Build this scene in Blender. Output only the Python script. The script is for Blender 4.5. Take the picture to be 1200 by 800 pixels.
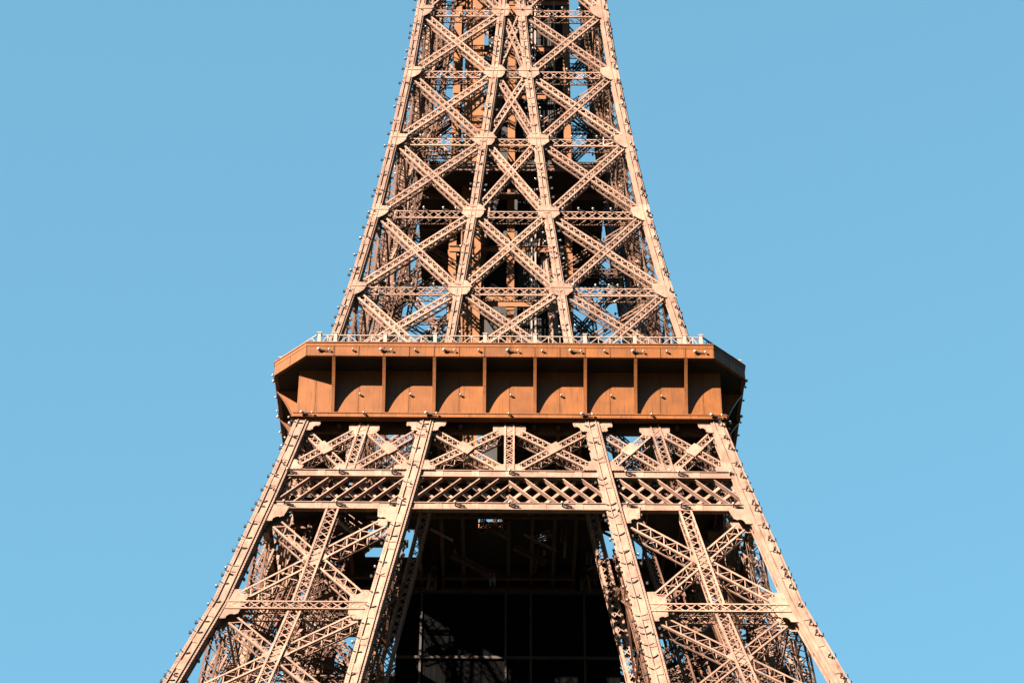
import bpy, math, random
import numpy as np
from mathutils import Vector, Matrix

random.seed(7)
for o in list(bpy.data.objects):
    bpy.data.objects.remove(o)
scene = bpy.context.scene
COL = scene.collection
R = math.radians

# ------------------------------------------------------------------ camera
cam_data = bpy.data.cameras.new('camera')
cam_data.lens = 84.26
cam_data.sensor_width = 36.0
cam_data.clip_start = 0.5
cam_data.clip_end = 8000
cam = bpy.data.objects.new('camera', cam_data)
COL.objects.link(cam)
cam.location = (0.0, -173.0, 1.7)
cam.matrix_world = (Matrix.Translation((0.0, -173.0, 1.7)) @ Matrix.Rotation(R(-0.06), 4, 'Z')
                    @ Matrix.Rotation(R(90 + 37.14), 4, 'X') @ Matrix.Rotation(R(0.35), 4, 'Z'))
scene.camera = cam

# ------------------------------------------------------------------ light
SUN_EL, SUN_AZ = 25.5, 45.6          # azimuth measured from the face normal towards the left
S = Vector((-math.sin(R(SUN_AZ)) * math.cos(R(SUN_EL)), -math.cos(R(SUN_AZ)) * math.cos(R(SUN_EL)), math.sin(R(SUN_EL))))
world = bpy.data.worlds.new('World')
scene.world = world
world.use_nodes = True
wn = world.node_tree
wn.nodes.clear()
sky = wn.nodes.new('ShaderNodeTexSky')
sky.sky_type = 'NISHITA'
sky.sun_disc = False
sky.sun_elevation = R(SUN_EL)
sky.sun_rotation = math.atan2(S.x, S.y)
sky.air_density = 0.45
sky.dust_density = 0.0
sky.ozone_density = 1.0
tint = wn.nodes.new('ShaderNodeMix')
tint.data_type = 'RGBA'
tint.blend_type = 'MULTIPLY'
tint.inputs[0].default_value = 1.0
tint.inputs[7].default_value = (0.365, 0.745, 0.865, 1)
soft = wn.nodes.new('ShaderNodeGamma')          # evens the sky out as the photograph's is
soft.inputs['Gamma'].default_value = 0.35
bg = wn.nodes.new('ShaderNodeBackground')
bg.inputs['Strength'].default_value = 0.05
wo = wn.nodes.new('ShaderNodeOutputWorld')
wn.links.new(sky.outputs[0], soft.inputs[0])
wn.links.new(soft.outputs[0], tint.inputs[6])
wn.links.new(tint.outputs[2], bg.inputs['Color'])
wn.links.new(bg.outputs[0], wo.inputs[0])

sun_data = bpy.data.lights.new('sun', 'SUN')
sun_data.energy = 5.0
sun_data.angle = R(0.5)
sun_data.color = (1.0, 0.86, 0.71)
sun = bpy.data.objects.new('sun', sun_data)
sun.rotation_euler = S.to_track_quat('Z', 'Y').to_euler()
sun.location = (-120, -140, 220)
COL.objects.link(sun)

scene.view_settings.view_transform = 'Standard'
scene.view_settings.look = 'None'
scene.view_settings.exposure = 3.92
scene.view_settings.gamma = 1.0
scene.view_settings.use_curve_mapping = False


# ------------------------------------------------------------------ materials
def paint(name, col, rough=0.5, var=0.24, streak=0.4, spec=0.15, dirt=(0.02, 0.0105, 0.0065), sscale=(3.0, 3.0, 0.35)):
    m = bpy.data.materials.new(name)
    m.use_nodes = True
    nt = m.node_tree
    N, L = nt.nodes, nt.links
    b = N['Principled BSDF']
    b.inputs['Roughness'].default_value = rough
    b.inputs['Specular IOR Level'].default_value = spec
    geo = N.new('ShaderNodeNewGeometry')
    n1 = N.new('ShaderNodeTexNoise')
    n1.inputs['Scale'].default_value = 0.9
    n1.inputs['Detail'].default_value = 6
    L.new(geo.outputs['Position'], n1.inputs['Vector'])
    mp = N.new('ShaderNodeMapping')
    mp.inputs['Scale'].default_value = sscale
    L.new(geo.outputs['Position'], mp.inputs['Vector'])
    n2 = N.new('ShaderNodeTexNoise')
    n2.inputs['Scale'].default_value = 1.6
    n2.inputs['Detail'].default_value = 5
    L.new(mp.outputs[0], n2.inputs['Vector'])
    oi = N.new('ShaderNodeObjectInfo')
    # brightness variation: large noise + object random
    mr = N.new('ShaderNodeMapRange')
    mr.inputs['From Min'].default_value = 0.3
    mr.inputs['From Max'].default_value = 0.7
    mr.inputs['To Min'].default_value = 1 - var
    mr.inputs['To Max'].default_value = 1 + var
    L.new(n1.outputs[0], mr.inputs['Value'])
    mo = N.new('ShaderNodeMapRange')
    mo.inputs['To Min'].default_value = 1 - var * 0.8
    mo.inputs['To Max'].default_value = 1 + var * 0.8
    L.new(oi.outputs['Random'], mo.inputs['Value'])
    mu = N.new('ShaderNodeMath')
    mu.operation = 'MULTIPLY'
    L.new(mr.outputs[0], mu.inputs[0])
    L.new(mo.outputs[0], mu.inputs[1])
    hsv = N.new('ShaderNodeHueSaturation')
    hsv.inputs['Color'].default_value = (*col, 1)
    L.new(mu.outputs[0], hsv.inputs['Value'])
    rp = N.new('ShaderNodeMapRange')
    rp.inputs['From Min'].default_value = 0.52
    rp.inputs['From Max'].default_value = 0.78
    rp.inputs['To Max'].default_value = streak
    L.new(n2.outputs[0], rp.inputs['Value'])
    mx = N.new('ShaderNodeMix')
    mx.data_type = 'RGBA'
    L.new(rp.outputs[0], mx.inputs[0])
    L.new(hsv.outputs[0], mx.inputs[6])
    mx.inputs[7].default_value = (*dirt, 1)
    L.new(mx.outputs[2], b.inputs['Base Color'])
    bp = N.new('ShaderNodeBump')
    bp.inputs['Strength'].default_value = 0.25
    bp.inputs['Distance'].default_value = 0.03
    n3 = N.new('ShaderNodeTexNoise')
    n3.inputs['Scale'].default_value = 2.5
    n3.inputs['Detail'].default_value = 3
    L.new(geo.outputs['Position'], n3.inputs['Vector'])
    L.new(n3.outputs[0], bp.inputs['Height'])
    L.new(bp.outputs[0], b.inputs['Normal'])
    return m


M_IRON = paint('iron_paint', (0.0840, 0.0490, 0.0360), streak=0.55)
M_IRON_IN = paint('iron_paint_shaded', (0.0375, 0.0173, 0.0101), rough=0.6)  # darker, redder copy of iron_paint: interior shade put into the colour
M_GAL = paint('gallery_paint', (0.0500, 0.0162, 0.0033), var=0.16, streak=0.75, sscale=(5.0, 5.0, 0.22), dirt=(0.012, 0.006, 0.003), rough=0.45)
M_RAIL = paint('railing_paint', (0.0840, 0.0645, 0.0540), var=0.06, streak=0.1)
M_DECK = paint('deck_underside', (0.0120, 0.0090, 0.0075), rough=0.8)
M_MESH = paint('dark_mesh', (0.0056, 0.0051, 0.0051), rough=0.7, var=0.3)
M_ROOM_SHADE = paint('room_shade_black', (0.0006, 0.0006, 0.0006), rough=0.9, var=0.3, streak=0.0, spec=0.02)  # near-black colour stands in for shade, hides the sun patch on the room
M_LIFT = paint('lift_panel_paint', (0.0638, 0.0255, 0.0094), var=0.1, streak=0.2)
M_BULB = paint('lamp_glass', (0.085, 0.074, 0.063), rough=0.15, var=0.03, streak=0.0, spec=0.6)
M_BLACK = paint('black_cable', (0.0056, 0.0051, 0.0051), rough=0.6, var=0.2, streak=0.0)
M_GROUND = paint('ground_grass', (0.02, 0.023, 0.012), rough=0.95, var=0.3, streak=0.3, spec=0.1, dirt=(0.03, 0.026, 0.018))


# ------------------------------------------------------------------ mesh builder
def V(*a):
    return np.array(a, dtype=float)


def unit(v):
    return v / np.linalg.norm(v)


ICO = None


def ico():
    global ICO
    if ICO is None:
        import bmesh
        bm = bmesh.new()
        bmesh.ops.create_icosphere(bm, subdivisions=2, radius=1.0)
        bm.verts.ensure_lookup_table()
        v = np.array([q.co[:] for q in bm.verts])
        f = [[a.index for a in q.verts] for q in bm.faces]
        bm.free()
        ICO = (v, f)
    return ICO


class MB:
    def __init__(self, *mats):
        self.mats = mats
        self.P0, self.P1, self.WW, self.HH, self.UU, self.BM = [], [], [], [], [], []
        self.v, self.f, self.m = [], [], []
        self.nv = 0

    def bar(self, a, b, w, h, up, mat=0):
        """box from a to b; w across (dir x up), h along up; centred"""
        self.P0.append(a); self.P1.append(b); self.WW.append(w); self.HH.append(h); self.UU.append(up); self.BM.append(mat)

    def box(self, x0, x1, y0, y1, z0, z1, mat=0):
        self.bar(V((x0), (y0 + y1) / 2, (z0 + z1) / 2), V((x1), (y0 + y1) / 2, (z0 + z1) / 2), y1 - y0, z1 - z0, V(0, 0, 1), mat)

    def raw(self, verts, faces, mat=0):
        self.v.append(np.asarray(verts, float))
        for f in faces:
            self.f.append([i + self.nv for i in f]); self.m.append(mat)
        self.nv += len(verts)

    def prism(self, pts, thick, mat=0):
        """pts: list of 3-vectors (front outline), thick: vector to the back outline"""
        n = len(pts)
        pts = [np.asarray(q, float) for q in pts]
        vs = pts + [q + thick for q in pts]
        fs = [list(range(n)), list(range(2 * n - 1, n - 1, -1))]
        for i in range(n):
            j = (i + 1) % n
            fs.append([i, i + n, j + n, j])
        self.raw(vs, fs, mat)

    def ball(self, c, r, mat=0, sc=(1, 1, 1)):
        v, f = ico()
        self.raw(v * r * np.array(sc) + c, f, mat)

    def mesh(self, name):
        vs = list(self.v)
        loops, sizes, mi = [], [], list(self.m)
        for f in self.f:
            loops.extend(f); sizes.append(len(f))
        base = self.nv
        if self.P0:
            A = np.array(self.P0); B = np.array(self.P1); U = np.array(self.UU)
            W = np.array(self.WW)[:, None] / 2; H = np.array(self.HH)[:, None] / 2
            d = B - A
            d /= np.linalg.norm(d, axis=1)[:, None] + 1e-12
            s = np.cross(d, U); s /= np.linalg.norm(s, axis=1)[:, None] + 1e-12
            u = np.cross(s, d)
            c = [A - s * W - u * H, A + s * W - u * H, A + s * W + u * H, A - s * W + u * H,
                 B - s * W - u * H, B + s * W - u * H, B + s * W + u * H, B - s * W + u * H]
            q = np.stack(c, 1).reshape(-1, 3)
            vs.append(q)
            fc = np.array([[0, 1, 2, 3], [7, 6, 5, 4], [0, 4, 5, 1], [1, 5, 6, 2], [2, 6, 7, 3], [3, 7, 4, 0]])
            n = len(A)
            fa = (fc[None] + (np.arange(n) * 8)[:, None, None] + base).reshape(-1)
            loops = np.concatenate([np.array(loops, dtype=int), fa])
            sizes = np.concatenate([np.array(sizes, dtype=int), np.full(n * 6, 4)])
            mi = mi + [b for b in self.BM for _ in range(6)]
        vs = np.concatenate(vs)
        loops = np.asarray(loops, dtype=np.int32); sizes = np.asarray(sizes, dtype=np.int32)
        me = bpy.data.meshes.new(name)
        me.vertices.add(len(vs)); me.vertices.foreach_set('co', vs.astype(np.float32).ravel())
        me.loops.add(len(loops)); me.loops.foreach_set('vertex_index', loops)
        me.polygons.add(len(sizes))
        st = np.concatenate([[0], np.cumsum(sizes)[:-1]]).astype(np.int32)
        me.polygons.foreach_set('loop_start', st)
        me.polygons.foreach_set('loop_total', sizes)
        for m in self.mats:
            me.materials.append(m)
        me.polygons.foreach_set('material_index', np.asarray(mi, dtype=np.int32))
        sm = np.zeros(len(sizes), dtype=bool)
        if len(mi): sm[:] = (sizes == 3)
        me.polygons.foreach_set('use_smooth', sm)
        me.update(calc_edges=True)
        me.validate()
        return me


def link(name, data, parent=None, rz=0.0, **props):
    o = bpy.data.objects.new(name, data)
    COL.objects.link(o)
    if parent is not None:
        o.parent = parent
    o.rotation_euler = (0, 0, rz)
    for k, v in props.items():
        o[k] = v
    return o


class Part:
    """a part with sub-parts, built once for the front side and copied round the four sides"""
    def __init__(self, name, mb, kind=None, label=None):
        self.name, self.mb, self.kind, self.label, self.ch = name, mb, kind, label, []

    def sub(self, name, mb, kind=None):
        p = Part(name, mb, kind)
        self.ch.append(p)
        return p

    def put(self, parent, turns=(0, 1, 2, 3)):
        me = self.mb.mesh(self.name)
        cm = [(c, c.mb.mesh(c.name) if isinstance(c.mb, MB) else c.mb) for c in self.ch]
        for k in turns:
            o = link(self.name, me, parent, k * math.pi / 2)
            if self.kind: o['kind'] = self.kind
            if self.label: o['label'] = self.label
            for c, m in cm:
                q = link(c.name, m, o)
                if c.kind: q['kind'] = c.kind


# ------------------------------------------------------------------ tower profile (half widths at height z)
ZP = [0, 57, 72.2, 82.3, 92.5, 102.4, 106.3, 111.5, 118.4, 122.37, 128.33, 138.13, 147.77, 157.16, 165.95, 176.5, 187, 198]
HO = [62, 33.2, 27.5, 24.25, 21.05, 18.66, 17.75, 16.58, 15.18, 14.38, 13.30, 11.78, 10.56, 9.50, 8.73, 7.95, 7.25, 6.6]
HI = [37, 15.9, 13.0, 11.2, 9.72, 8.05, 7.40, 6.62, 5.42, 4.85, 4.26, 3.23, 2.38, 1.52, 0.92, 0.62, 0.5, 0.5]


def ho(z): return float(np.interp(z, ZP, HO))
def hi(z): return float(np.interp(z, ZP, HI))


def fr(x, z, off=0.0):
    """point on the front face, off metres outward"""
    return V(x, -ho(z) - off, z)


def fnorm(z):
    s = (ho(z + 1.5) - ho(z - 1.5)) / 3.0
    return unit(V(0, -1, -s))


Z = V(0, 0, 1)


def girder(mb, a, b, n, w, d, fl=0.16, t=0.035, pitch=0.8, lw=0.075, cross=True, sides=True, back=True, mat=0, cut=(0, 0)):
    """box lattice girder from a to b. n: outward normal (front plane through a,b; body extends d behind)."""
    a = np.asarray(a, float); b = np.asarray(b, float)
    L = np.linalg.norm(b - a)
    dr = (b - a) / L
    n = unit(n - dr * np.dot(n, dr))
    s = np.cross(dr, n)
    a = a + dr * cut[0]; b = b - dr * cut[1]
    L = np.linalg.norm(b - a)
    for sg in (-1, 1):
        for q, qs in ((0.0, -1), (-d, 1)):
            if q != 0 and not back:
                continue
            o = s * sg * (w / 2 - fl / 2) + n * q
            mb.bar(a + o, b + o, fl, t, n, mat)
            o = s * sg * (w / 2 - t / 2) + n * (q + qs * fl / 2)
            mb.bar(a + o, b + o, t, fl, n, mat)
    k = max(2, int(round(L / pitch)))
    P = [a + dr * (L * i / k) for i in range(k + 1)]
    faces = [(s * (-w / 2 + fl / 2), s * (w / 2 - fl / 2), n * (-t), n)]
    if back:
        faces.append((s * (-w / 2 + fl / 2), s * (w / 2 - fl / 2), n * (-d + t), n))
        if sides:
            for sg in (-1, 1):
                faces.append((n * (-fl / 2), n * (-d + fl / 2), s * sg * (w / 2 - t * 1.5), s))
    for fi, (e0, e1, off, up) in enumerate(faces):
        for i in range(k):
            x0, x1 = (e0, e1) if (i + fi) % 2 == 0 else (e1, e0)
            mb.bar(P[i] + x0 + off, P[i + 1] + x1 + off, lw, 0.022, up, mat)
            if cross and fi != 1:
                mb.bar(P[i] + x1 + off * 1.02, P[i + 1] + x0 + off * 1.02, lw, 0.018, up, mat)


def rivet_line(mb, a, b, n, step=.24, r=.07, h=.03, mat=0):
    a = np.asarray(a, float); b = np.asarray(b, float)
    L = np.linalg.norm(b - a)
    k = int(L / step)
    if k < 1: return
    d = (b - a) / L
    for i in range(k + 1):
        c = a + (b - a) * (i / k) - d * r / 2
        mb.bar(c + n * h / 2, c + d * r + n * h / 2, r, h, n, mat)


def notch(p, q, depth, n=6):
    """points of an arc from p to q bulging inward (to the left-hand side of p->q in 2D)"""
    p = np.array(p, float); q = np.array(q, float)
    m = (p + q) / 2; r = np.linalg.norm(q - p) / 2
    e = (q - p) / (2 * r); nn = np.array([e[1], -e[0]]) * depth / r
    return [tuple(m + (-math.cos(math.pi * i / n)) * e * r + math.sin(math.pi * i / n) * nn * r) for i in range(n + 1)]


# ------------------------------------------------------------------ the setting
g = MB(M_GROUND)
gn = 40
vs, fs = [], []
for j in range(gn + 1):
    for i in range(gn + 1):
        u = (i / gn * 2 - 1); v = (j / gn * 2 - 1)
        x = math.copysign(abs(u) ** 2.2, u) * 3000; y = math.copysign(abs(v) ** 2.2, v) * 3000
        vs.append((x, y, 0.0))
for j in range(gn):
    for i in range(gn):
        a = j * (gn + 1) + i
        fs.append([a, a + 1, a + gn + 2, a + gn + 1])
g.raw(vs, fs)
link('ground', g.mesh('ground'), kind='structure')

# ------------------------------------------------------------------ the tower
tower = link('lattice_tower', None, label='tall brown iron lattice tower with a projecting gallery below its tapering upper shaft', category='tower')
NU = [118.1, 128.0, 137.8, 147.42, 156.8, 165.6, 176.2, 186.7, 197.7]      # nodes of the upper shaft
NL = [102.4, 91.95, 81.8, 72.2]                                                 # nodes of the lower legs


# ---- columns ----------------------------------------------------------------
def column(path, w, n1, n2, lampsides, lamps=True, step=1.45, gap=None, strips=True):
    """closed box column through path points (top to bottom), outward normals n1 (front) and n2 or None"""
    mb = MB(M_IRON)
    lamp = MB(M_IRON, M_BULB, M_BLACK)
    pend = 0.6
    for a, b in zip(path[:-1], path[1:]):
        dr = unit(b - a)
        L = np.linalg.norm(b - a)
        n = unit(n1 - dr * np.dot(n1, dr))
        s = np.cross(dr, n)
        a2 = a - dr * 0.05; b2 = b + dr * 0.05
        mb.bar(a2, b2, w, w, n)
        for f, g_ in ((n, s), (-n, s), (s, n), (-s, n)):
            if strips:
                for sg in (-1, 1):
                    o = f * (w / 2 + 0.045) + g_ * sg * (w * .27)
                    mb.bar(a2 + o, b2 + o, 0.055 if abs(np.dot(g_, s)) > .5 else 0.10, 0.10 if abs(np.dot(g_, s)) > .5 else 0.055, n)
        for sg in (-1, 1):
            o = n * (w / 2) + s * sg * (w / 2 - .08)
            rivet_line(mb, a + o, b + o, n, step=.26)
        # riveted splice plates
        q = 1.2
        while q < L - 1:
            c = a + dr * q
            mb.bar(c, c + dr * 0.9, w + 0.10, w * 0.42, n)
            mb.bar(c + n * 0.01, c + dr * 0.9 + n * 0.01, w * 0.45, w + 0.09, n)
            q += 2.9
        if lamps:
            while pend < L:
                c = a + dr * pend
                up = unit(Z - n * np.dot(Z, n))
                jit = random.uniform(-.12, .12)
                for sg in lampsides:
                    e = c + s * sg * (w / 2 + 0.02) + dr * jit
                    tip = e + s * sg * random.uniform(0.26, 0.36) + n * 0.10 + Z * 0.02
                    lamp.bar(e - s * sg * 0.15, tip, 0.07, 0.07, n, 2)
                    if random.random() < .3:
                        lamp.ball(tip, 0.095, 1)
                        lamp.bar(tip - Z * .16, tip - Z * .02, 0.15, 0.15, n, 2)
                    else:
                        lamp.bar(tip - Z * .12, tip + Z * .10, 0.16, 0.16, n, 2)
                # cable looped over the front plate
                h0 = n * (w / 2 + 0.06)
                pts = []
                x0 = random.uniform(-.25, .0); amp = random.uniform(.08, .28)
                for i in range(6):
                    u_ = x0 * w + (w * .62 - x0 * w) * i / 5
                    pts.append(c + h0 + s * lampsides[-1] * u_ + up * (-amp * math.sin(math.pi * i / 5) + .05))
                for p_, q_ in zip(pts[:-1], pts[1:]):
                    lamp.bar(p_, q_, 0.055, 0.055, n, 2)
                # fixture on the front plate
                if random.random() < .3:
                    e = c + h0 + s * random.uniform(-.2, .2) * w + dr * .25
                    lamp.bar(e, e + n * .14, .12, .12, Z, 0)
                    lamp.ball(e + n * .17, .06, 1)
                pend += step * random.choice((.45, .8, 1.0, 1.3, 1.5))
            pend -= L
    return mb, lamp


def gusset(nodes_x, z, outl, proud, thick=0.05, mat=M_IRON, back=None, slope=0.0, k=1.0):
    outl = [(u * k, q * k) for u, q in outl]
    mb = MB(mat)
    n = fnorm(z)
    pts = []
    for (u, q) in outl:
        pts.append(fr(nodes_x + u + slope * q, z + q) + n * proud)
    # keep outline oriented the same way
    mb.prism(pts, -n * thick)
    ce = sum(pts) / len(pts)
    inn = [p + (ce - p) * min(.35, .13 / (np.linalg.norm(ce - p) + 1e-6)) for p in pts]
    for a, b in zip(inn, inn[1:] + inn[:1]):
        if np.linalg.norm(b - a) > .3:
            rivet_line(mb, a, b, n)
    if back:
        mb.prism([p - n * back for p in pts], -n * thick)
    return mb


UP_T = 198.0
upz = [z for z in ZP if 112.5 <= z <= UP_T][::-1] + [112.6]
loz = [111.92, 106.3, 102.4, 92.5, 82.3, 72.2, 57, 0]
loz_lamp = [111.92, 106.3, 102.4, 92.5, 82.3, 72.2]

WU, WL = 0.74, 1.08
# corner columns (front left, copied round)
mb, lp = column([V(-ho(z), -ho(z), z) for z in upz], WU, V(0, -1, 0), None, (-1, 1))
c = Part('corner_column', mb); c.sub('bulb_lamps', lp, 'stuff')
corner_up = c
mb, lp = column([V(-ho(z), -ho(z), z) for z in loz_lamp], WL, V(0, -1, 0), None, (-1, 1), step=1.5)
cornerlo = Part('corner_column', mb); cornerlo.sub('bulb_lamps', lp, 'stuff')
inner_up = []; inner_lo = []
for sg in (-1, 1):
    mb, lp = column([fr(sg * hi(z), z) for z in upz], WU * .92, V(0, -1, 0), None, (-1, 1))
    c = Part('face_column', mb); c.sub('bulb_lamps', lp, 'stuff'); inner_up.append(c)
    mb, lp = column([fr(sg * hi(z), z) for z in loz_lamp], WL, V(0, -1, 0), None, (-1, 1), step=1.5)
    c = Part('face_column', mb); c.sub('bulb_lamps', lp, 'stuff'); inner_lo.append(c)
mb, lp = column([V(-hi(z), -hi(z), z) for z in upz], WU * .8, V(0, -1, 0), None, (1,), lamps=False)
Part('inner_column', mb).put(tower)
mb = MB(M_IRON)
for z0, z1 in zip(loz_lamp[1:], loz_lamp[:-1]):
    girder(mb, V(-hi(z0), -hi(z0) - .4, z0), V(-hi(z1), -hi(z1) - .4, z1), V(0, -1, 0), .9, .9, pitch=.8, lw=.08, fl=.2)
Part('inner_column', mb).put(tower)
# plain lower run of the legs down to the ground (below the picture)
for (fx, fy) in ((ho, ho), (hi, ho), (ho, hi), (hi, hi)):
    mb = MB(M_IRON)
    for za, zb in ((72.15, 57), (57, 0)):
        mb.bar(V(-fx(za), -fy(za), za), V(-fx(zb), -fy(zb), zb), 1.1, 1.1, V(0, -1, 0))
    Part('lower_column', mb).put(tower)


def rect_up(wl, wr, a, b):
    return [(-wl, a * .55), (-wl * .7, a), (wr * .7, a), (wr, a * .5), (wr, -b * .5), (wr * .7, -b), (-wl * .7, -b), (-wl, -b * .55)]


for z in NU[1:-1]:
    k = ho(z) / 13.3
    # corner node plate: wedge towards the bay
    outl = [(-.42, .9), (.38, .9), (.42, .62), (1.15, .55), (1.3, .1), (1.15, -.5), (.85, -.85), (.5, -1.15), (-.42, -1.15)]
    sl = -(ho(z + 2) - ho(z - 2)) / 4
    gp = gusset(-ho(z), z, outl, WU / 2 + .055, slope=sl, k=.88)
    gp.bar(fr(-ho(z) - .3, z + .12, WU / 2 + .1), fr(-ho(z) + 1.1, z + .12, WU / 2 + .1), .05, .12, Z)
    corner_up.sub('gusset_plate', gp)
    outl2 = [(-u, q) for u, q in outl][::-1]
    # the same node seen on the right edge of the front face belongs to the next corner column turned by 90 degrees,
    # so the plate is built on the left side face of this one
    g2 = MB(M_IRON)
    n2 = fnorm(z)
    rot = lambda p: V(p[1], p[0], p[2])
    g2.prism([rot(fr(-ho(z) + u + sl * q, z + q) + n2 * (WU / 2 + .055)) for u, q in outl][::-1], -rot(n2) * .05)
    corner_up.sub('gusset_plate', g2)
    for i, sg in enumerate((-1, 1)):
        hx = hi(z)
        ins = min(1.05, hx - .12)
        o3 = [(-1.1, .45), (-.75, .62), (-.42, .62), (-.42, 1.0), (.35, 1.0), (.62, .95 if ins > .7 else 1.0), (ins, .42), (ins, -.45), (ins * .75, -1.0), (.3, -1.1), (-.5, -1.1), (-.8, -.75), (-1.15, -.45)]
        o3 = o3 if sg < 0 else [(-u, q) for u, q in o3][::-1]
        s3 = sg * (hi(z + 2) - hi(z - 2)) / 4
        gp = gusset(sg * hx, z, o3, WU * .46 + .055, slope=s3, k=.86)
        gp.bar(fr(sg * (hx + .95), z + .12, WU * .46 + .1), fr(sg * (hx - ins), z + .12, WU * .46 + .1), .05, .12, Z)
        inner_up[i].sub('gusset_plate', gp)

# lower node plates
NOTCH = 0.27
def low_outline(top=True, bottom=True, rich=True):
    o = []
    k = .86
    if top:
        o += [(-.5, 1.75), (1.25, 1.85)] + notch((1.42, 1.83), (2.0, 1.38), .26) + [(2.25, 1.05)]
    else:
        o += [(-.5, .42), (2.3, .42)]
    if bottom:
        o += [(2.05, -1.0)] + notch((1.75, -1.15), (1.2, -1.58), .26) + [(1.0, -1.62), (-.5, -1.6)]
    else:
        o += [(2.25, -.3), (-.5, -.3)]
    return [(u * k, q * k) for u, q in o]


for z in NL:
    sl = -(ho(z + 2) - ho(z - 2)) / 4
    so = (hi(z + 2) - hi(z - 2)) / 4
    top = z != 102.4
    zz = z if top else z - .35
    ol = low_outline(top, True)
    gp = gusset(-ho(zz), zz, ol, WL / 2 - .12, slope=sl * 0.85, back=.85)
    cornerlo.sub('gusset_plate', gp)
    n2 = fnorm(zz)
    rot = lambda p: V(p[1], p[0], p[2])
    g2 = MB(M_IRON)
    pts = [rot(fr(-ho(zz) + u + sl * .85 * q, zz + q) + n2 * (WL / 2 - .12)) for u, q in ol][::-1]
    g2.prism(pts, -rot(n2) * .05)
    g2.prism([p - rot(n2) * .95 for p in pts], -rot(n2) * .05)
    cornerlo.sub('gusset_plate', g2)
    for i, sg in enumerate((-1, 1)):
        o3 = [(-u, q) for u, q in ol][::-1] if sg < 0 else ol
        gp = gusset(sg * hi(zz), zz, o3, WL / 2 - .12, slope=sg * so * .85, back=.85)
        inner_lo[i].sub('gusset_plate', gp)
# node plates at the head of the X row under the gallery and on top of the trellis
for (z, a, b) in ((111.65, .25, .95), (106.42, .95, .1)):
    sl = -(ho(z + 1) - ho(z - 1)) / 2
    so = (hi(z + 1) - hi(z - 1)) / 2
    ol = ([(-.5, a), (1.55, a), (1.55, -.3)] + notch((1.45, -.45), (1.1, -.8), .2) + [(.9, -b), (-.5, -b)]) if b > .5 else \
         ([(-.5, a), (.9, a)] + notch((1.1, .8), (1.45, .45), .2) + [(1.6, .3), (1.6, -b), (-.5, -b)])
    cornerlo.sub('gusset_plate', gusset(-ho(z), z, ol, WL / 2 - .12, slope=sl * .8))
    n2 = fnorm(z)
    g2 = MB(M_IRON)
    g2.prism([rot(fr(-ho(z) + u + sl * .8 * q, z + q) + n2 * (WL / 2 - .12)) for u, q in ol][::-1], -rot(n2) * .05)
    cornerlo.sub('gusset_plate', g2)
    for i, sg in enumerate((-1, 1)):
        sym = [(-u, q) for u, q in ol if u > 0][::-1] + [(u, q) for u, q in ol if u > 0]
        inner_lo[i].sub('gusset_plate', gusset(sg * hi(z), z, sym, WL / 2 - .08, slope=sg * so))
corner_up.put(tower); cornerlo.put(tower)
for c in inner_up + inner_lo: c.put(tower)


# ---- upper shaft bracing -------------------------------------------------------
def brace(name, a, b, n, w, d, plate=None, parent=tower, pm=M_IRON, **kw):
    mat = pm
    mb = MB(mat)
    girder(mb, a, b, n, w, d, **kw)
    p = Part(name, mb)
    if plate:
        c = (np.asarray(a) + np.asarray(b)) / 2 if len(plate) == 1 else plate[1]
        dr = unit(np.asarray(b) - np.asarray(a)); nn = unit(n - dr * np.dot(n, dr)); s = np.cross(dr, nn)
        r = plate[0]
        pl = MB(mat)
        pl.prism([c + nn * .07 + dr * r * x + s * r * y for x, y in ((-1, -.75), (1, -.75), (1, .75), (-1, .75))], -nn * .05)
        p.sub('crossing_plate', pl)
    p.put(parent)


for z0, z1 in zip(NU[:-1], NU[1:]):
    n = fnorm((z0 + z1) / 2)
    o0, o1, i0, i1 = ho(z0), ho(z1), hi(z0), hi(z1)
    for sg in (-1, 1):
        # lower-outer to upper-inner and back
        A, B = (sg * o0, sg * i1), (sg * i0, sg * o1)
        hs = 0
        for (x0, x1) in (A, B):
            brace('diagonal_brace', fr(x0, z0, .08 + hs), fr(x1, z1, .08 + hs), n, .72, .72, cut=(.7, .7),
                  plate=None if hs else None, pitch=.72, lw=.07, fl=.15)
            hs += .04
        cx = None
    if i0 > .7:
        hs = 0
        for sg in (-1, 1):
            brace('diagonal_brace', fr(sg * i0, z0, .08 + hs), fr(-sg * i1, z1, .08 + hs), n, .66, .66, cut=(.6, .6), pitch=.72, lw=.07, fl=.14)
            hs += .04
for z in NU[1:-1]:
    n = fnorm(z)
    for sg in (-1, 1):
        mb = MB(M_IRON)
        girder(mb, fr(sg * ho(z), z - .12), fr(sg * hi(z), z - .12), V(0, -1, 0), .86, .9, cut=(.4, .4), pitch=.8, lw=.06, fl=.11)
        p = Part('horizontal_girder', mb)
        lm = MB(M_IRON, M_BULB, M_BLACK)
        L = ho(z) - hi(z)
        k = int(L / 1.25)
        for i in range(1, k):
            x = sg * (hi(z) + L * (i + random.uniform(-.3, .3)) / k)
            c = fr(x, z, .1) + Z * random.choice((.42, .42, .42, -.45))
            lm.bar(c - Z * .1, c + Z * .12, .1, .1, V(0, 1, 0), 2)
            lm.ball(c + Z * .2, .105, 1)
            lm.bar(c, c + V(random.uniform(.3, .7), 0, -random.uniform(.05, .3)), .05, .05, V(0, 1, 0), 2)
        p.sub('bulb_lamps', lm, 'stuff')
        p.put(tower)
    if hi(z) > 1.2:
        mb = MB(M_IRON)
        girder(mb, fr(-hi(z), z - .12), fr(hi(z), z - .12), V(0, -1, 0), .8, .85, cut=(.35, .35), pitch=.8, lw=.06, fl=.1)
        Part('horizontal_girder', mb).put(tower)
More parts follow.
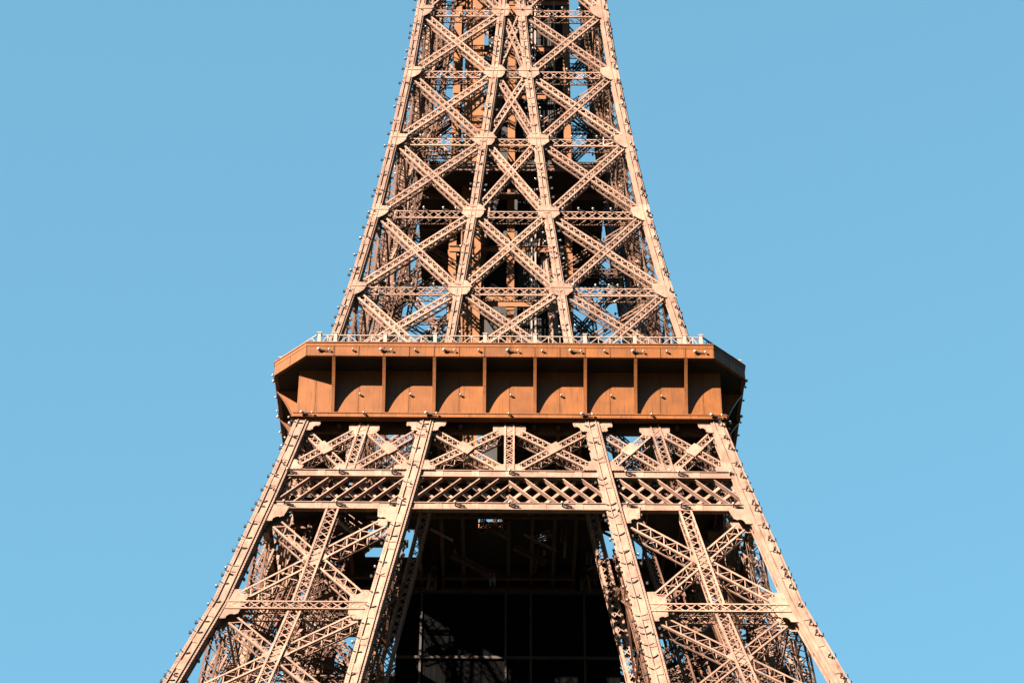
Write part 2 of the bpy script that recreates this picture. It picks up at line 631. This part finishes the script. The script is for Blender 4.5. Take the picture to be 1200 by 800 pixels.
# inner leg faces and diaphragms
for z0, z1 in zip(NU[:-1], NU[1:]):
    o0, o1, i0, i1 = ho(z0), ho(z1), hi(z0), hi(z1)
    zm = (z0 + z1) / 2
    for (f, n) in ((lambda q, z: V(-hi(z), -q, z), V(1, 0, 0)),):
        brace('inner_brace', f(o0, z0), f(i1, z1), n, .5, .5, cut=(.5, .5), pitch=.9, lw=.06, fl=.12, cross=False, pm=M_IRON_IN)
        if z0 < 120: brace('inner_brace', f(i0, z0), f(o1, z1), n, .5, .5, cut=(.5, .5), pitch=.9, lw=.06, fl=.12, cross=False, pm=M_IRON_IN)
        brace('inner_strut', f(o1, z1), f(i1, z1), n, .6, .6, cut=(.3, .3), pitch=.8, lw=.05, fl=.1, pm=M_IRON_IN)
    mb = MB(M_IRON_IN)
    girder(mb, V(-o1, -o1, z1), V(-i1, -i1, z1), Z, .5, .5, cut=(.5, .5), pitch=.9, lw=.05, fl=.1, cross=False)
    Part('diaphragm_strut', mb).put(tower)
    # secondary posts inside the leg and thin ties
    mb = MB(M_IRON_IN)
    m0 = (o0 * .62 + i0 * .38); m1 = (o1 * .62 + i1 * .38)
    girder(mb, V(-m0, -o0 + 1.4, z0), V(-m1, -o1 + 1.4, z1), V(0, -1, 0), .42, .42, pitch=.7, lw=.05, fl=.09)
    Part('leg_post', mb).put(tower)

# ---- X row, trellis and lower legs ----------------------------------------------
za, zb = 111.45, 106.4
n = fnorm(109)
def xrow(xa0, xb0, xa1, xb1):
    """X between columns: top (xa0..xb0) at za, bottom (xa1..xb1) at zb"""
    ca, cb = fr(xa0, za, .1), fr(xb1, zb, .1)
    cc, cd = fr(xb0, za, .14), fr(xa1, zb, .14)
    # crossing point
    t = (xb0 - xa0) / ((xb0 - xa0) + (xb1 - xa1))
    mid = ca + (cb - ca) * t
    brace('x_brace', ca, cb, n, .72, 1.05, cut=(.95, .95), pitch=.5, lw=.055, fl=.13, plate=(.62, mid + n * .08))
    brace('x_brace', cc, cd, n, .72, 1.05, cut=(.95, .95), pitch=.5, lw=.055, fl=.13)


def mpost(x0, z0, x1, z1, w=.82, d=.9, off=.16, **kw):
    mb = MB(M_IRON)
    girder(mb, fr(x0, z0, off), fr(x1, z1, off), n, w, d, pitch=.55, lw=.06, fl=.14, **kw)
    return Part('post', mb)


for sg in (-1, 1):
    m0, m1 = (ho(za) + hi(za)) / 2 * .995, (ho(zb) + hi(zb)) / 2
    xrow(sg * ho(za), sg * m0, sg * ho(zb), sg * m1)
    xrow(sg * m0, sg * hi(za), sg * m1, sg * hi(zb))
    p = mpost(sg * m0, za + .4, sg * m1, zb)
    for (zz, q) in ((111.45, -1), (106.42, 1)):
        ol = [(-1.2, .25), (1.2, .25), (1.2, -.35), (.75, -.85), (-.75, -.85), (-1.2, -.35)] if q < 0 else [(-1.2, -.1), (-1.2, .35), (-.75, .9), (.75, .9), (1.2, .35), (1.2, -.1)]
        mm = sg * (m0 if q < 0 else m1)
        p.sub('gusset_plate', gusset(mm, zz, ol, .1))
    p.put(tower)
    xrow(sg * hi(za), 0, sg * hi(zb), 0)
p = mpost(0, za + .4, 0, zb)
for (zz, q) in ((111.45, -1), (106.42, 1)):
    ol = [(-1.3, .25), (1.3, .25), (1.3, -.35), (.75, -.85), (-.75, -.85), (-1.3, -.35)] if q < 0 else [(-1.2, -.1), (-1.2, .35), (-.75, .9), (.75, .9), (1.2, .35), (1.2, -.1)]
    p.sub('gusset_plate', gusset(0, zz, ol, .1))
p.put(tower)

# trellis girder
ZT0, ZT1, ZT2, ZT3 = 106.42, 105.75, 102.88, 102.2
TO = .30
n = fnorm(104.5)
mb = MB(M_IRON)
for (zt, zb_) in ((ZT0, ZT1), (ZT3 + (ZT2 - ZT3), ZT3)):
    e = ho((zt + zb_) / 2) + .1
    mb.prism([fr(-ho(zt), zt, TO), fr(ho(zt), zt, TO), fr(ho(zb_), zb_, TO), fr(-ho(zb_), zb_, TO)], -n * .1)
    for zz in (zt, zb_):
        s_ = .0
        mb.bar(fr(-ho(zz), zz, TO - .15), fr(ho(zz), zz, TO - .15), .5, .06, Z)
trel = Part('trellis_girder', mb)
# plate joints
for zt, zb_ in ((ZT0, ZT1), (ZT2, ZT3)):
    for x in (-14.6, -10.2, -5.4, -2.6, 0, 2.6, 5.4, 10.2, 14.6):
        jm = MB(M_IRON)
        jm.prism([fr(x - .28, zt - .06, TO + .03), fr(x + .28, zt - .06, TO + .03), fr(x + .28, zb_ + .06, TO + .03), fr(x - .28, zb_ + .06, TO + .03)], -n * .03)
        trel.sub('joint_plate', jm)
lm_all = []
for x in (-17.2, -13.2, -9.1, -4.1, 0.05, 4.1, 9.1, 13.2, 17.2):
    for zz in (106.1, 102.6):
        if zz > 104 and abs(abs(x) - 4.1) < .1: continue
        lm = MB(M_IRON, M_BULB, M_BLACK)
        c_ = fr(x, zz, TO + .05)
        lm.bar(c_, c_ + V(0, -.3, 0), .12, .12, Z, 0)
        lm.ball(c_ + V(-.02, -.36, .08), .12, 1)
        lm.bar(c_ + V(.1, -.3, -.06), c_ + V(.75, -.12, -.18), .1, .14, Z, 2)
        trel.sub('lamp', lm)
SP = 1.47
xs = np.arange(-18.2 - 2.9, 18.2 + 2.9, SP)
for front in (True, False):
    for sgn in (1, -1):        # +1: rising to the right
        left = (sgn == 1) == front           # which half of the face this layer serves
        for x in xs:
            xb_, xt_ = x, x + sgn * 2.75
            if left and not (min(xb_, xt_) < 0): continue
            if not left and not (max(xb_, xt_) > 0): continue
            # clip to half
            P = [(xb_, ZT2), (xt_, ZT1)]
            def clip(P, xl, inside_less):
                (x0, z0), (x1, z1) = P
                ok0 = (x0 <= xl) == inside_less; ok1 = (x1 <= xl) == inside_less
                if ok0 and ok1: return P
                if not ok0 and not ok1: return None
                t = (xl - x0) / (x1 - x0); q = (xl, z0 + (z1 - z0) * t)
                return [P[0], q] if ok0 else [q, P[1]]
            P = clip(P, 0.0, left)
            if P: P = clip(P, -18.0, False)
            if P: P = clip(P, 18.0, True)
            if not P or abs(P[0][0] - P[1][0]) < .35: continue
            off = TO - .06 if front else TO - .50
            a, b = fr(*P[0], off), fr(*P[1], off)
            bm_ = MB(M_IRON)
            dr = unit(b - a); s_ = np.cross(dr, n)
            bm_.bar(a, b, .09 if front else .24, .035, n)
            bm_.bar(a - n * .20, b - n * .20, .035, .38, n)
            trel.sub('trellis_bar', bm_)
trel.put(tower)

# lower legs: X bracing, posts, struts
for z0, z1 in zip(NL[1:], NL[:-1]):
    n = fnorm((z0 + z1) / 2)
    z1_ = z1 - .5 if z1 == 102.4 else z1
    o0, o1, i0, i1 = ho(z0), ho(z1_), hi(z0), hi(z1_)
    for sg in (-1, 1):
        a, b = fr(sg * o0, z0, .12), fr(sg * i1, z1_, .12)
        t = (o0 - i0) / ((o0 - i0) + (o1 - i1))
        mid = a + (b - a) * t
        brace('leg_brace', a, b, n, .95, 1.05, cut=(1.9, 1.8), pitch=.62, lw=.07, fl=.14, cross=False, plate=(.8, mid + n * .02))
        brace('leg_brace', fr(sg * i0, z0, .16), fr(sg * o1, z1_, .16), n, .95, 1.05, cut=(1.9, 1.8), pitch=.62, lw=.07, fl=.14, cross=False)
        mb = MB(M_IRON)
        girder(mb, fr(sg * (o0 + i0) / 2, z0, .34), fr(sg * (o1 + i1) / 2, z1_ + (.5 if z1 == 102.4 else 0), .34), n, 1.0, .9, pitch=.7, lw=.06, fl=.15)
        Part('leg_post', mb).put(tower)
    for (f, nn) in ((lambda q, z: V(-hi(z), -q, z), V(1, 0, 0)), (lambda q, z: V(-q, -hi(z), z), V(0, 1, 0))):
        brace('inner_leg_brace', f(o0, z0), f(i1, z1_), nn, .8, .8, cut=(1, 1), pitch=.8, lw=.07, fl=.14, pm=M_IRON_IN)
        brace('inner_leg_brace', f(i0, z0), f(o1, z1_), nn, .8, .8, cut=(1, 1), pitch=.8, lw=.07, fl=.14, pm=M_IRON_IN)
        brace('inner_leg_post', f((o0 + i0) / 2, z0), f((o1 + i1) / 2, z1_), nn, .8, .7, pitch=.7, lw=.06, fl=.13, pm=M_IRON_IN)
for z in NL[1:]:
    n = fnorm(z)
    for sg in (-1, 1):
        mb = MB(M_IRON)
        girder(mb, fr(sg * ho(z), z + .1, .52), fr(sg * hi(z), z + .1, .52), n, .85, 1.3, cut=(.55, .55), pitch=.85, lw=.075, fl=.12)
        c_ = Part('leg_strut', mb)
        c_.put(tower)
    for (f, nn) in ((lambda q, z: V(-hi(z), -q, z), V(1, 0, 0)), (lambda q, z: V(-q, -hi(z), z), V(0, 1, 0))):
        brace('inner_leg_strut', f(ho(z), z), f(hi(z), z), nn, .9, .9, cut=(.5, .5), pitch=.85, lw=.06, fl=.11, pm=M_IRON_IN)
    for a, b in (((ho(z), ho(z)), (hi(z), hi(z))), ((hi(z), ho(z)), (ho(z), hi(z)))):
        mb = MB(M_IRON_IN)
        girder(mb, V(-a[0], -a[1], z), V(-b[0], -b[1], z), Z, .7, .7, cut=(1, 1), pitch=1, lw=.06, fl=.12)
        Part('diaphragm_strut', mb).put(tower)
# inclined lift tracks and stair flights inside each leg
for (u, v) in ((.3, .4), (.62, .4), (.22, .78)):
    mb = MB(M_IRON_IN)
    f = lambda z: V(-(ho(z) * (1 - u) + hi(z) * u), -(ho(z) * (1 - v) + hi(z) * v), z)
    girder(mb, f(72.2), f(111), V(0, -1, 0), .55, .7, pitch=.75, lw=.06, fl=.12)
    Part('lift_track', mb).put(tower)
for k in range(13):
    z = 76 + k * 2.5
    f = lambda z, u, v: V(-(ho(z) * (1 - u) + hi(z) * u), -(ho(z) * (1 - v) + hi(z) * v), z)
    mb = MB(M_IRON_IN)
    u0, u1 = (.42, .72) if k % 2 else (.72, .42)
    a, b = f(z, u0, .22), f(z + 2.5, u1, .22)
    mb.bar(a, b, .9, .12, Z)
    for w_ in (-.5, .5):
        mb.bar(a + V(0, w_, 1.0), b + V(0, w_, 1.0), .06, .06, Z)
        for i in range(5):
            q = a + (b - a) * i / 4 + V(0, w_, 0)
            mb.bar(q, q + Z, .04, .04, V(0, 1, 0))
    for i in range(10):
        q = a + (b - a) * (i + .5) / 10 + Z * .1
        mb.bar(q - V(0, .45, 0), q + V(0, .45, 0), .25, .04, Z)
    Part('stair_flight', mb).put(tower)

# ---- the gallery ------------------------------------------------------------------
W, CH = 19.1, 2.75            # outer half width, corner cut
WY = 17.0                     # wall plane
ZF1, ZF0 = 118.0, 116.72      # fascia
ZW0 = 112.42                  # foot of the wall
FW = W - CH
fas = MB(M_GAL)
fas.box(-FW, FW, -W + .06, -W + .3, ZF0, ZF1 - .02)
fascia = Part('gallery_fascia', fas)
cap = MB(M_GAL)
cap.box(-FW - .03, FW + .03, -W - .10, -W + .5, ZF1 - .02, ZF1 + .07)
cap.box(-FW, FW, -W - .03, -W + .06, ZF1 - .32, ZF1 - .02)
fascia.sub('cap_rail', cap)
edges = []
x = -FW
pat = [2.25, 2.03]
# panel joints as in the photo: roughly every two metres
xs = [-FW, -14.15, -12.05, -8.1, -6.05, -4.05, -2.0, 0.0, 2.0, 4.05, 6.05, 8.1, 10.1, 12.05, 14.15, FW]
xs = [-FW, -14.1, -12.1, -10.1, -8.05, -6.05, -4.03, -2.02, 0.0, 2.02, 4.03, 6.05, 8.05, 10.1, 12.1, 14.1, FW]
for a, b in zip(xs[:-1], xs[1:]):
    pm = MB(M_GAL)
    pm.box(a + .025, b - .025, -W, -W + .06, ZF0, ZF1 - .34)
    for z in (ZF0 + .07, ZF1 - .41):
        rivet_line(pm, V(a + .1, -W, z), V(b - .1, -W, z), V(0, -1, 0), step=.2, r=.05, h=.02)
    for x in (a + .08, b - .08):
        rivet_line(pm, V(x, -W, ZF0 + .1), V(x, -W, ZF1 - .45), V(0, -1, 0), step=.2, r=.05, h=.02)
    fascia.sub('fascia_panel', pm)


def lamp_mesh(c, big, out=V(0, -1, 0)):
    lm = MB(M_IRON, M_BULB, M_BLACK)
    side = -np.cross(out, Z)
    if big:
        lm.bar(c, c + out * .14, .24, .16, Z, 2)
        lm.ball(c + out * .2 - side * .25 + Z * .03, .14, 1)
        lm.bar(c + side * .1 + out * .12 - Z * .05, c + side * .5 + out * .08 - Z * .05, .06, .06, Z, 2)
        lm.ball(c + out * .2 + side * .6, .10, 1)
    else:
        lm.bar(c, c + out * .2, .08, .08, Z, 2)
        lm.ball(c + out * .2 + Z * .03, .095, 1)
        lm.bar(c + out * .05 + side * .1, c + out * .05 + side * .32 - Z * .1, .05, .05, Z, 2)
    return lm


for x in (-15.1, -10.1, -5.05, 0.05, 5.1, 10.1, 15.1):
    fascia.sub('lamp', lamp_mesh(V(x, -W, ZF0 + .5), True))
for x in (-12.6, -7.6, -2.5, 2.6, 7.6, 12.6):
    fascia.sub('lamp', lamp_mesh(V(x, -W, ZF0 + .5), False))
fascia.put(tower)

# corner fascia (45 degrees)
e0, e1 = V(-W, -FW, 0), V(-FW, -W, 0)
nrm = unit(V(-1, -1, 0))
mb = MB(M_GAL)
mb.prism([e0 + Z * ZF0 - nrm * .06, e1 + Z * ZF0 - nrm * .06, e1 + Z * (ZF1 - .02) - nrm * .06, e0 + Z * (ZF1 - .02) - nrm * .06], -nrm * .22)
cf = Part('corner_fascia', mb)
for t0, t1 in ((0, .5), (.5, 1)):
    a, b = e0 + (e1 - e0) * (t0 + .006), e0 + (e1 - e0) * (t1 - .006)
    pm = MB(M_GAL)
    pm.prism([a + Z * ZF0, b + Z * ZF0, b + Z * (ZF1 - .34), a + Z * (ZF1 - .34)], -nrm * .06)
    cf.sub('fascia_panel', pm)
cm = MB(M_GAL)
d_ = unit(e1 - e0)
cm.bar(e0 + Z * (ZF1 + .025) - nrm * .2, e1 + Z * (ZF1 + .025) - nrm * .2, .58, .09, Z)
cm.bar(e0 + Z * (ZF1 - .17), e1 + Z * (ZF1 - .17), .06, .3, Z)
cf.sub('cap_rail', cm)
cf.put(tower)

# soffit: a ring with cut corners, coloured dark to deepen its shade
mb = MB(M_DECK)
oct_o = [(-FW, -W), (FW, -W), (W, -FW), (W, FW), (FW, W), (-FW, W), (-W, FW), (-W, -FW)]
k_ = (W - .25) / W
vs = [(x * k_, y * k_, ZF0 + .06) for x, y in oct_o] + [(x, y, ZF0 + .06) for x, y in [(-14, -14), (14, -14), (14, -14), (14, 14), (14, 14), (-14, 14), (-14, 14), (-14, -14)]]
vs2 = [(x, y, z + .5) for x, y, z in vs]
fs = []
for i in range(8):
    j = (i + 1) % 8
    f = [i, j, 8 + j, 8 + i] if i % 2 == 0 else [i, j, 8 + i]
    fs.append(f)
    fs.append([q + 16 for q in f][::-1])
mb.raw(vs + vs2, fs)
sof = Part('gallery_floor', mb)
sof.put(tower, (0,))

# wall with brackets
mb = MB(M_GAL)
mb.box(-WY + .3, WY - .3, -WY + .05, -WY + .35, ZW0 - .4, ZF0 + .06)
mb.box(-WY - .3, WY + .3, -WY - .36, -WY + .04, ZW0 - .42, ZW0 - .02)     # ledge
mb.box(-WY - .28, WY + .28, -WY - .42, -WY - .36, ZW0 - .10, ZW0 - .02)
wall = Part('gallery_wall', mb)
BX = [-14.12, -10.08, -6.05, -2.02, 2.02, 6.05, 10.08, 14.12]
ed = [-WY] + BX + [WY]
for a, b in zip(ed[:-1], ed[1:]):
    mids = [a, (a + b) / 2, b]
    for p_, q_ in zip(mids[:-1], mids[1:]):
        pm = MB(M_GAL)
        pm.box(p_ + .018, q_ - .018, -WY, -WY + .05, ZW0 - .02, ZF0 + .05)
        for x in (p_ + .09, q_ - .09):
            rivet_line(pm, V(x, -WY, ZW0 + .1), V(x, -WY, ZF0 - .1), V(0, -1, 0), step=.22, r=.05, h=.02)
        wall.sub('wall_panel', pm)
BH = ZF0 - ZW0
def bracket_depth(u):
    # u: 0 foot .. 1 head
    return .08 + 1.94 * (.62 * u + .38 * u ** 3)
prof = []
for i in range(13):
    u = i / 12
    prof.append((bracket_depth(u), ZW0 + BH * u))
def bracket(x, w=.25, base=None):
    bmb = MB(M_GAL)
    web = [V(x - .05, -WY - d, z) for d, z in prof] + [V(x - .05, -WY + .03, ZF0), V(x - .05, -WY + .03, ZW0)]
    bmb.prism(web, V(.10, 0, 0))
    for (d0, z0), (d1, z1) in zip(prof[:-1], prof[1:]):
        bmb.bar(V(x, -WY - d0 - .02, z0), V(x, -WY - d1 - .02, z1), w, .06, V(0, -1, 0))
    return bmb
for x in BX:
    wall.sub('bracket', bracket(x))
for i, x in enumerate((-16.3, -11.6, -6.4, -.05, 6.0, 11.3, 16.3)):
    wall.sub('lamp', lamp_mesh(V(x, -WY - .40, ZW0 - .2), i % 2 == 0))
for a, b in zip(ed[1:-2], ed[2:-1]):
    wall.sub('lamp', lamp_mesh(V((a + b) / 2 + .1, -WY, ZW0 + 1.9), False))
wall.put(tower)
# railing
RY = W - .32
posts = [-15.4, -14.1, -10.08, -6.05, -2.02, 2.02, 6.05, 10.08, 14.1, 15.4]
mb = MB(M_RAIL)
mb.box(-15.4, 15.4, -RY - .05, -RY + .05, ZF1 + .96, ZF1 + 1.04)
mb.box(-15.4, 15.4, -RY - .03, -RY + .03, ZF1 + .10, ZF1 + .16)
rail = Part('railing', mb)
for x in posts:
    pm = MB(M_RAIL)
    pm.box(x - .14, x + .14, -RY - .14, -RY + .14, ZF1 + .02, ZF1 + 1.12)
    pm.box(x - .19, x + .19, -RY - .19, -RY + .19, ZF1 + 1.12, ZF1 + 1.22)
    rail.sub('railing_post', pm)
for a, b in zip(posts[:-1], posts[1:]):
    k = max(1, int(round((b - a - .34) / 1.85)))
    pm = MB(M_RAIL)
    x0, x1 = a + .17, b - .17
    for i in range(k):
        p_ = x0 + (x1 - x0) * i / k; q_ = x0 + (x1 - x0) * (i + 1) / k
        m_ = (p_ + q_) / 2
        for s0, s1 in (((p_, .12), (m_, .98)), ((m_, .98), (q_, .12))):
            pm.bar(V(s0[0], -RY, ZF1 + s0[1]), V(s1[0], -RY, ZF1 + s1[1]), .06, .06, V(0, 1, 0))
        pm.bar(V(m_, -RY, ZF1 + .12), V(m_, -RY, ZF1 + .98), .06, .07, V(0, 1, 0))
        if i: pm.bar(V(p_, -RY + .01, ZF1 + .12), V(p_, -RY + .01, ZF1 + .98), .05, .05, V(0, 1, 0))
    rail.sub('railing_panel', pm)
rail.put(tower)
a, b = V(-15.6, -RY, 0), V(-RY, -15.6, 0)
mb = MB(M_RAIL)
mb.bar(a + Z * (ZF1 + 1), b + Z * (ZF1 + 1), .1, .1, Z)
mb.bar(a + Z * (ZF1 + .13), b + Z * (ZF1 + .13), .06, .06, Z)
for i in range(4):
    p_, q_ = a + (b - a) * i / 4, a + (b - a) * (i + 1) / 4
    mb.bar(p_ + Z * (ZF1 + .12), (p_ + q_) / 2 + Z * (ZF1 + .98), .06, .06, unit(V(-1, -1, 0)))
    mb.bar(q_ + Z * (ZF1 + .12), (p_ + q_) / 2 + Z * (ZF1 + .98), .06, .06, unit(V(-1, -1, 0)))
Part('corner_railing', mb).put(tower)

# ---- floors ------------------------------------------------------------------------
# main floor with wells; cells of a grid, the open ones left out
gx = [-16.9, -13.6, -11.4, -7.6, -3.9, -1.0, 1.0, 3.9, 7.6, 11.0, 13.4, 16.9]
gy = [-16.9, -15.5, -8.6, -3.2, 1.0, 4.6, 9.0, 13.0, 16.9]
gx = sorted(gx + [2.5, 3.2, -2.6, -.5, -12.5, 12.5]); gy = sorted(gy + [0.4, -1.9, 2.4, 5.2])
wells = [(-13.6, -7.6, -15.5, -8.6), (-3.9, -1.0, -15.5, -8.6), (7.6, 13.4, -15.5, -8.6), (-12.5, -7.6, 0.4, 5.2), (7.6, 12.5, 0.4, 5.2),
         (-2.6, -.5, -1.9, 0.4), (2.5, 3.2, 1.0, 2.4), (-13.6, -11.4, -8.6, -3.2), (11.0, 13.4, -8.6, -3.2)]
def is_open(x, y): return any(a < x < b and c < y < d for a, b, c, d in wells)
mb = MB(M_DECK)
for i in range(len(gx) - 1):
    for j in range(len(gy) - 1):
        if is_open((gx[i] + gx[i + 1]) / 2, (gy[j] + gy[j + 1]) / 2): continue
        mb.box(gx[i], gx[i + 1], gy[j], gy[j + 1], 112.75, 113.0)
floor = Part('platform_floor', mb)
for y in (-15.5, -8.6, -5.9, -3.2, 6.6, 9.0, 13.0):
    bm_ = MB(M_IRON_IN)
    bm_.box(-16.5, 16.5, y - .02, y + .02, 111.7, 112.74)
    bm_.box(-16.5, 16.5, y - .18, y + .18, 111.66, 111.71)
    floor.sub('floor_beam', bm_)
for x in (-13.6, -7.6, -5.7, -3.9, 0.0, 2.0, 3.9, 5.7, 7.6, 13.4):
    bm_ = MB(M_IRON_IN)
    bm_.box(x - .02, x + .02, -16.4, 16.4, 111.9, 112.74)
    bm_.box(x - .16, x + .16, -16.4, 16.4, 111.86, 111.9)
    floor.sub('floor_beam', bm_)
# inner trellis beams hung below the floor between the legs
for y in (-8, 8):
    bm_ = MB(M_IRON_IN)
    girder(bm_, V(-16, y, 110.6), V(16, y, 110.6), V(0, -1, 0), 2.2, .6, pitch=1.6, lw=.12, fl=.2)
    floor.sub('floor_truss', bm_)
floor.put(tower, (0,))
# added dark floors in the legs, block the sun and blacken the inside
mb = MB(M_DECK)
mb.box(-17.0, -11.2, -16.9, -9.0, 104.6, 104.8)
lf = Part('sun_block_floor', mb)
for y in (-16.2, -13.5, -10.8):
    bm_ = MB(M_IRON_IN)
    bm_.box(-17.2, -8.0, y - .06, y + .06, 103.9, 104.59)
    lf.sub('floor_beam', bm_)
lf.put(tower)
# trusses crossing the opening between the legs
for y, z, m_ in ((-5.9, 111.0, M_IRON_IN),):
    bm_ = MB(m_)
    girder(bm_, V(-8.2, y, z), V(8.2, y, z), V(0, -1, 0), 1.2, .7, pitch=1.2, lw=.1, fl=.16)
    Part('floor_truss', bm_).put(tower, (0,))
# inclined rails and odd beams left hanging in the opening
rb = random.Random(5)
for q in range(26):
    bm_ = MB(M_IRON_IN if q % 3 else M_IRON)
    x = rb.uniform(-8, 8); y = rb.uniform(-7, 1.0); z = rb.uniform(107.5, 111.4)
    dx, dy, dz = rb.choice(((1, 0, .5), (1, 0, -.6), (0, 1, .2), (.1, .1, 1), (1, .2, 0), (0, 0, 1)))
    L = rb.uniform(1.2, 4.2)
    a_ = V(x, y, z); b_ = a_ + unit(V(dx, dy, dz)) * L
    b_[2] = min(b_[2], 112.6)
    up_ = V(0, 1, 0) if abs(dy) < .9 else Z
    if q % 2:
        girder(bm_, a_, b_, up_, .5, .4, pitch=.5, lw=.06, fl=.1)
    else:
        bm_.bar(a_, b_, .22, .05, up_); bm_.bar(a_ + up_ * .12, b_ + up_ * .12, .04, .22, up_)
    Part('hanging_beam', bm_).put(tower, (0,))
# dark machinery room hung between the legs under the rear of the floor
mb = MB(M_ROOM_SHADE)
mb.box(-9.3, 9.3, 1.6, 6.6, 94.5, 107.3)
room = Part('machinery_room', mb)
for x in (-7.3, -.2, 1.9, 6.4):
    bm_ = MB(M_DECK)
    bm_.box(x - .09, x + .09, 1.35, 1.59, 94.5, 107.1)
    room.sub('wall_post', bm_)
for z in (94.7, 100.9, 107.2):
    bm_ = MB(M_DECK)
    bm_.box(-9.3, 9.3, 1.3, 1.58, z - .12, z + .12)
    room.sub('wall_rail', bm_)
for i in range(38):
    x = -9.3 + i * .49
    bm_ = MB(M_ROOM_SHADE)
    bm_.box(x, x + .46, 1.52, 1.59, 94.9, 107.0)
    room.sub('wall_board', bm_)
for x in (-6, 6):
    bm_ = MB(M_ROOM_SHADE)
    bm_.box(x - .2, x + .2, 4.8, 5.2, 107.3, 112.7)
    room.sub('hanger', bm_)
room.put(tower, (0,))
# intermediate floor in the shaft
mb = MB(M_DECK)
for (x0, x1, y0, y1) in ((-8.6, 8.6, -8.6, -5.2), (-8.6, -2.6, -5.2, 3.0), (2.2, 8.6, -5.2, 3.0), (-8.6, 8.6, 3.0, 8.6)):
    mb.box(x0, x1, y0, y1, 146.5, 146.8)
mid = Part('intermediate_floor', mb)
for y in (-8.4, -4.5, 0, 4.5, 8.4):
    bm_ = MB(M_IRON_IN)
    bm_.box(-8.6, 8.6, y - .08, y + .08, 145.8, 146.49)
    mid.sub('floor_beam', bm_)
mid.put(tower, (0,))

# ---- lift shaft ------------------------------------------------------------------------
shaft = link('lift_shaft', None, label='brown panelled lift shaft with dark mesh sides rising inside the lattice tower', category='lift shaft')
SX, SY = 5.3, 3.6
for x in (-SX, 0, SX):
    for y in (-SY, SY):
        mb = MB(M_LIFT)
        mb.box(x - .05, x + .05, y - .3, y + .3, 113.2, 190)
        mb.box(x - .34, x + .34, y - .32, y - .26, 113.2, 190)
        mb.box(x - .34, x + .34, y + .26, y + .32, 113.2, 190)
        link('post', mb.mesh('post'), shaft)
for z in np.arange(115, 190, 6.3):
    mb = MB(M_LIFT)
    for y in (-SY, SY):
        mb.box(-SX - .3, SX + .3, y - .42, y - .36, z - .28, z + .28)
        mb.box(-SX - .3, SX + .3, y - .55, y - .15, z + .28, z + .34)
    for x in (-SX, SX):
        mb.box(x - .42, x - .36, -SY, SY, z - .25, z + .25)
    link('cross_beam', mb.mesh('cross_beam'), shaft)
for z in np.arange(113.2, 186, 4.2):
    pm = MB(M_LIFT)
    pm.box(-4.5, -2.7, -SY - 2.0, -SY - 1.9, z, z + 4.1)
    pm.box(-4.5, -4.4, -SY - 1.9, -SY + 1.2, z, z + 4.1)
    link('brown_panel', pm.mesh('brown_panel'), shaft)
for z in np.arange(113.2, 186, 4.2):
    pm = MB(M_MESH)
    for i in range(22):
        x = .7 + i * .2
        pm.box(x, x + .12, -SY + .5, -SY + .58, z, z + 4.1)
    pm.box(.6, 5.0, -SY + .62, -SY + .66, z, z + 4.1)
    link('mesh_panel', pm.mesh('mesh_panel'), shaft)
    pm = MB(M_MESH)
    pm.box(5.0, 5.06, -SY + .7, SY - .5, z, z + 4.1)  # added side cladding, throws shade across the inner lattice
    link('side_shade_panel', pm.mesh('side_shade_panel'), shaft)
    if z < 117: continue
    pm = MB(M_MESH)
    pm.box(-2.4, 5.2, SY - .4, SY - .36, z, z + 4.1)  # added rear cladding, keeps the back of the shaft dark
    link('rear_shade_panel', pm.mesh('rear_shade_panel'), shaft)
for x, y in ((1.9, -SY - .5), (2.25, -SY - .5), (4.1, -SY - .4)):
    pm = MB(M_RAIL)
    pm.box(x - .07, x + .07, y - .07, y + .07, 113.2, 188)
    link('guide_pipe', pm.mesh('guide_pipe'), shaft)

# ---- large projector lamps standing in the shaft ---------------------------------------------
def projector(loc, label, rz):
    o = link('projector_lamp', None, label=label, category='lamp', group='large projector lamps in the shaft')
    o.location = loc; o.rotation_euler = (0, 0, rz)
    d = MB(M_MESH, M_BULB)
    k = 14
    ring = [V(.62 * math.cos(2 * math.pi * i / k), 0, .62 * math.sin(2 * math.pi * i / k) + 1.0) for i in range(k)]
    d.prism([p_ + V(0, -.45, 0) for p_ in ring], V(0, .9, 0))
    link('drum', d.mesh('drum'), o)
    gl = MB(M_MESH)
    gl.prism([p_ * V(.9, 1, .9) + V(0, -.5, .1) for p_ in ring], V(0, .049, 0))
    link('glass', gl.mesh('glass'), o)
    y = MB(M_IRON)
    for s_ in (-.7, .7):
        y.box(s_ - .04, s_ + .04, -.1, .1, 0, 1.1)
    y.box(-.74, .74, -.12, .12, -.08, 0)
    link('yoke', y.mesh('yoke'), o)


projector((-ho(149) + 1.3, -ho(149) + 1.0, 148.3), 'round projector lamp beside the left corner column, above the dark floor', R(20))
projector((ho(149) - 1.3, -ho(149) + 1.0, 148.3), 'round projector lamp beside the right corner column, above the dark floor', R(-20))
projector((-9.0, -7.6, 131.4), 'round projector lamp low in the left leg, two panels above the gallery', R(30))
projector((9.0, -7.6, 131.4), 'round projector lamp low in the right leg, two panels above the gallery', R(-30))

scene.render.resolution_x = 1024
scene.render.resolution_y = 682
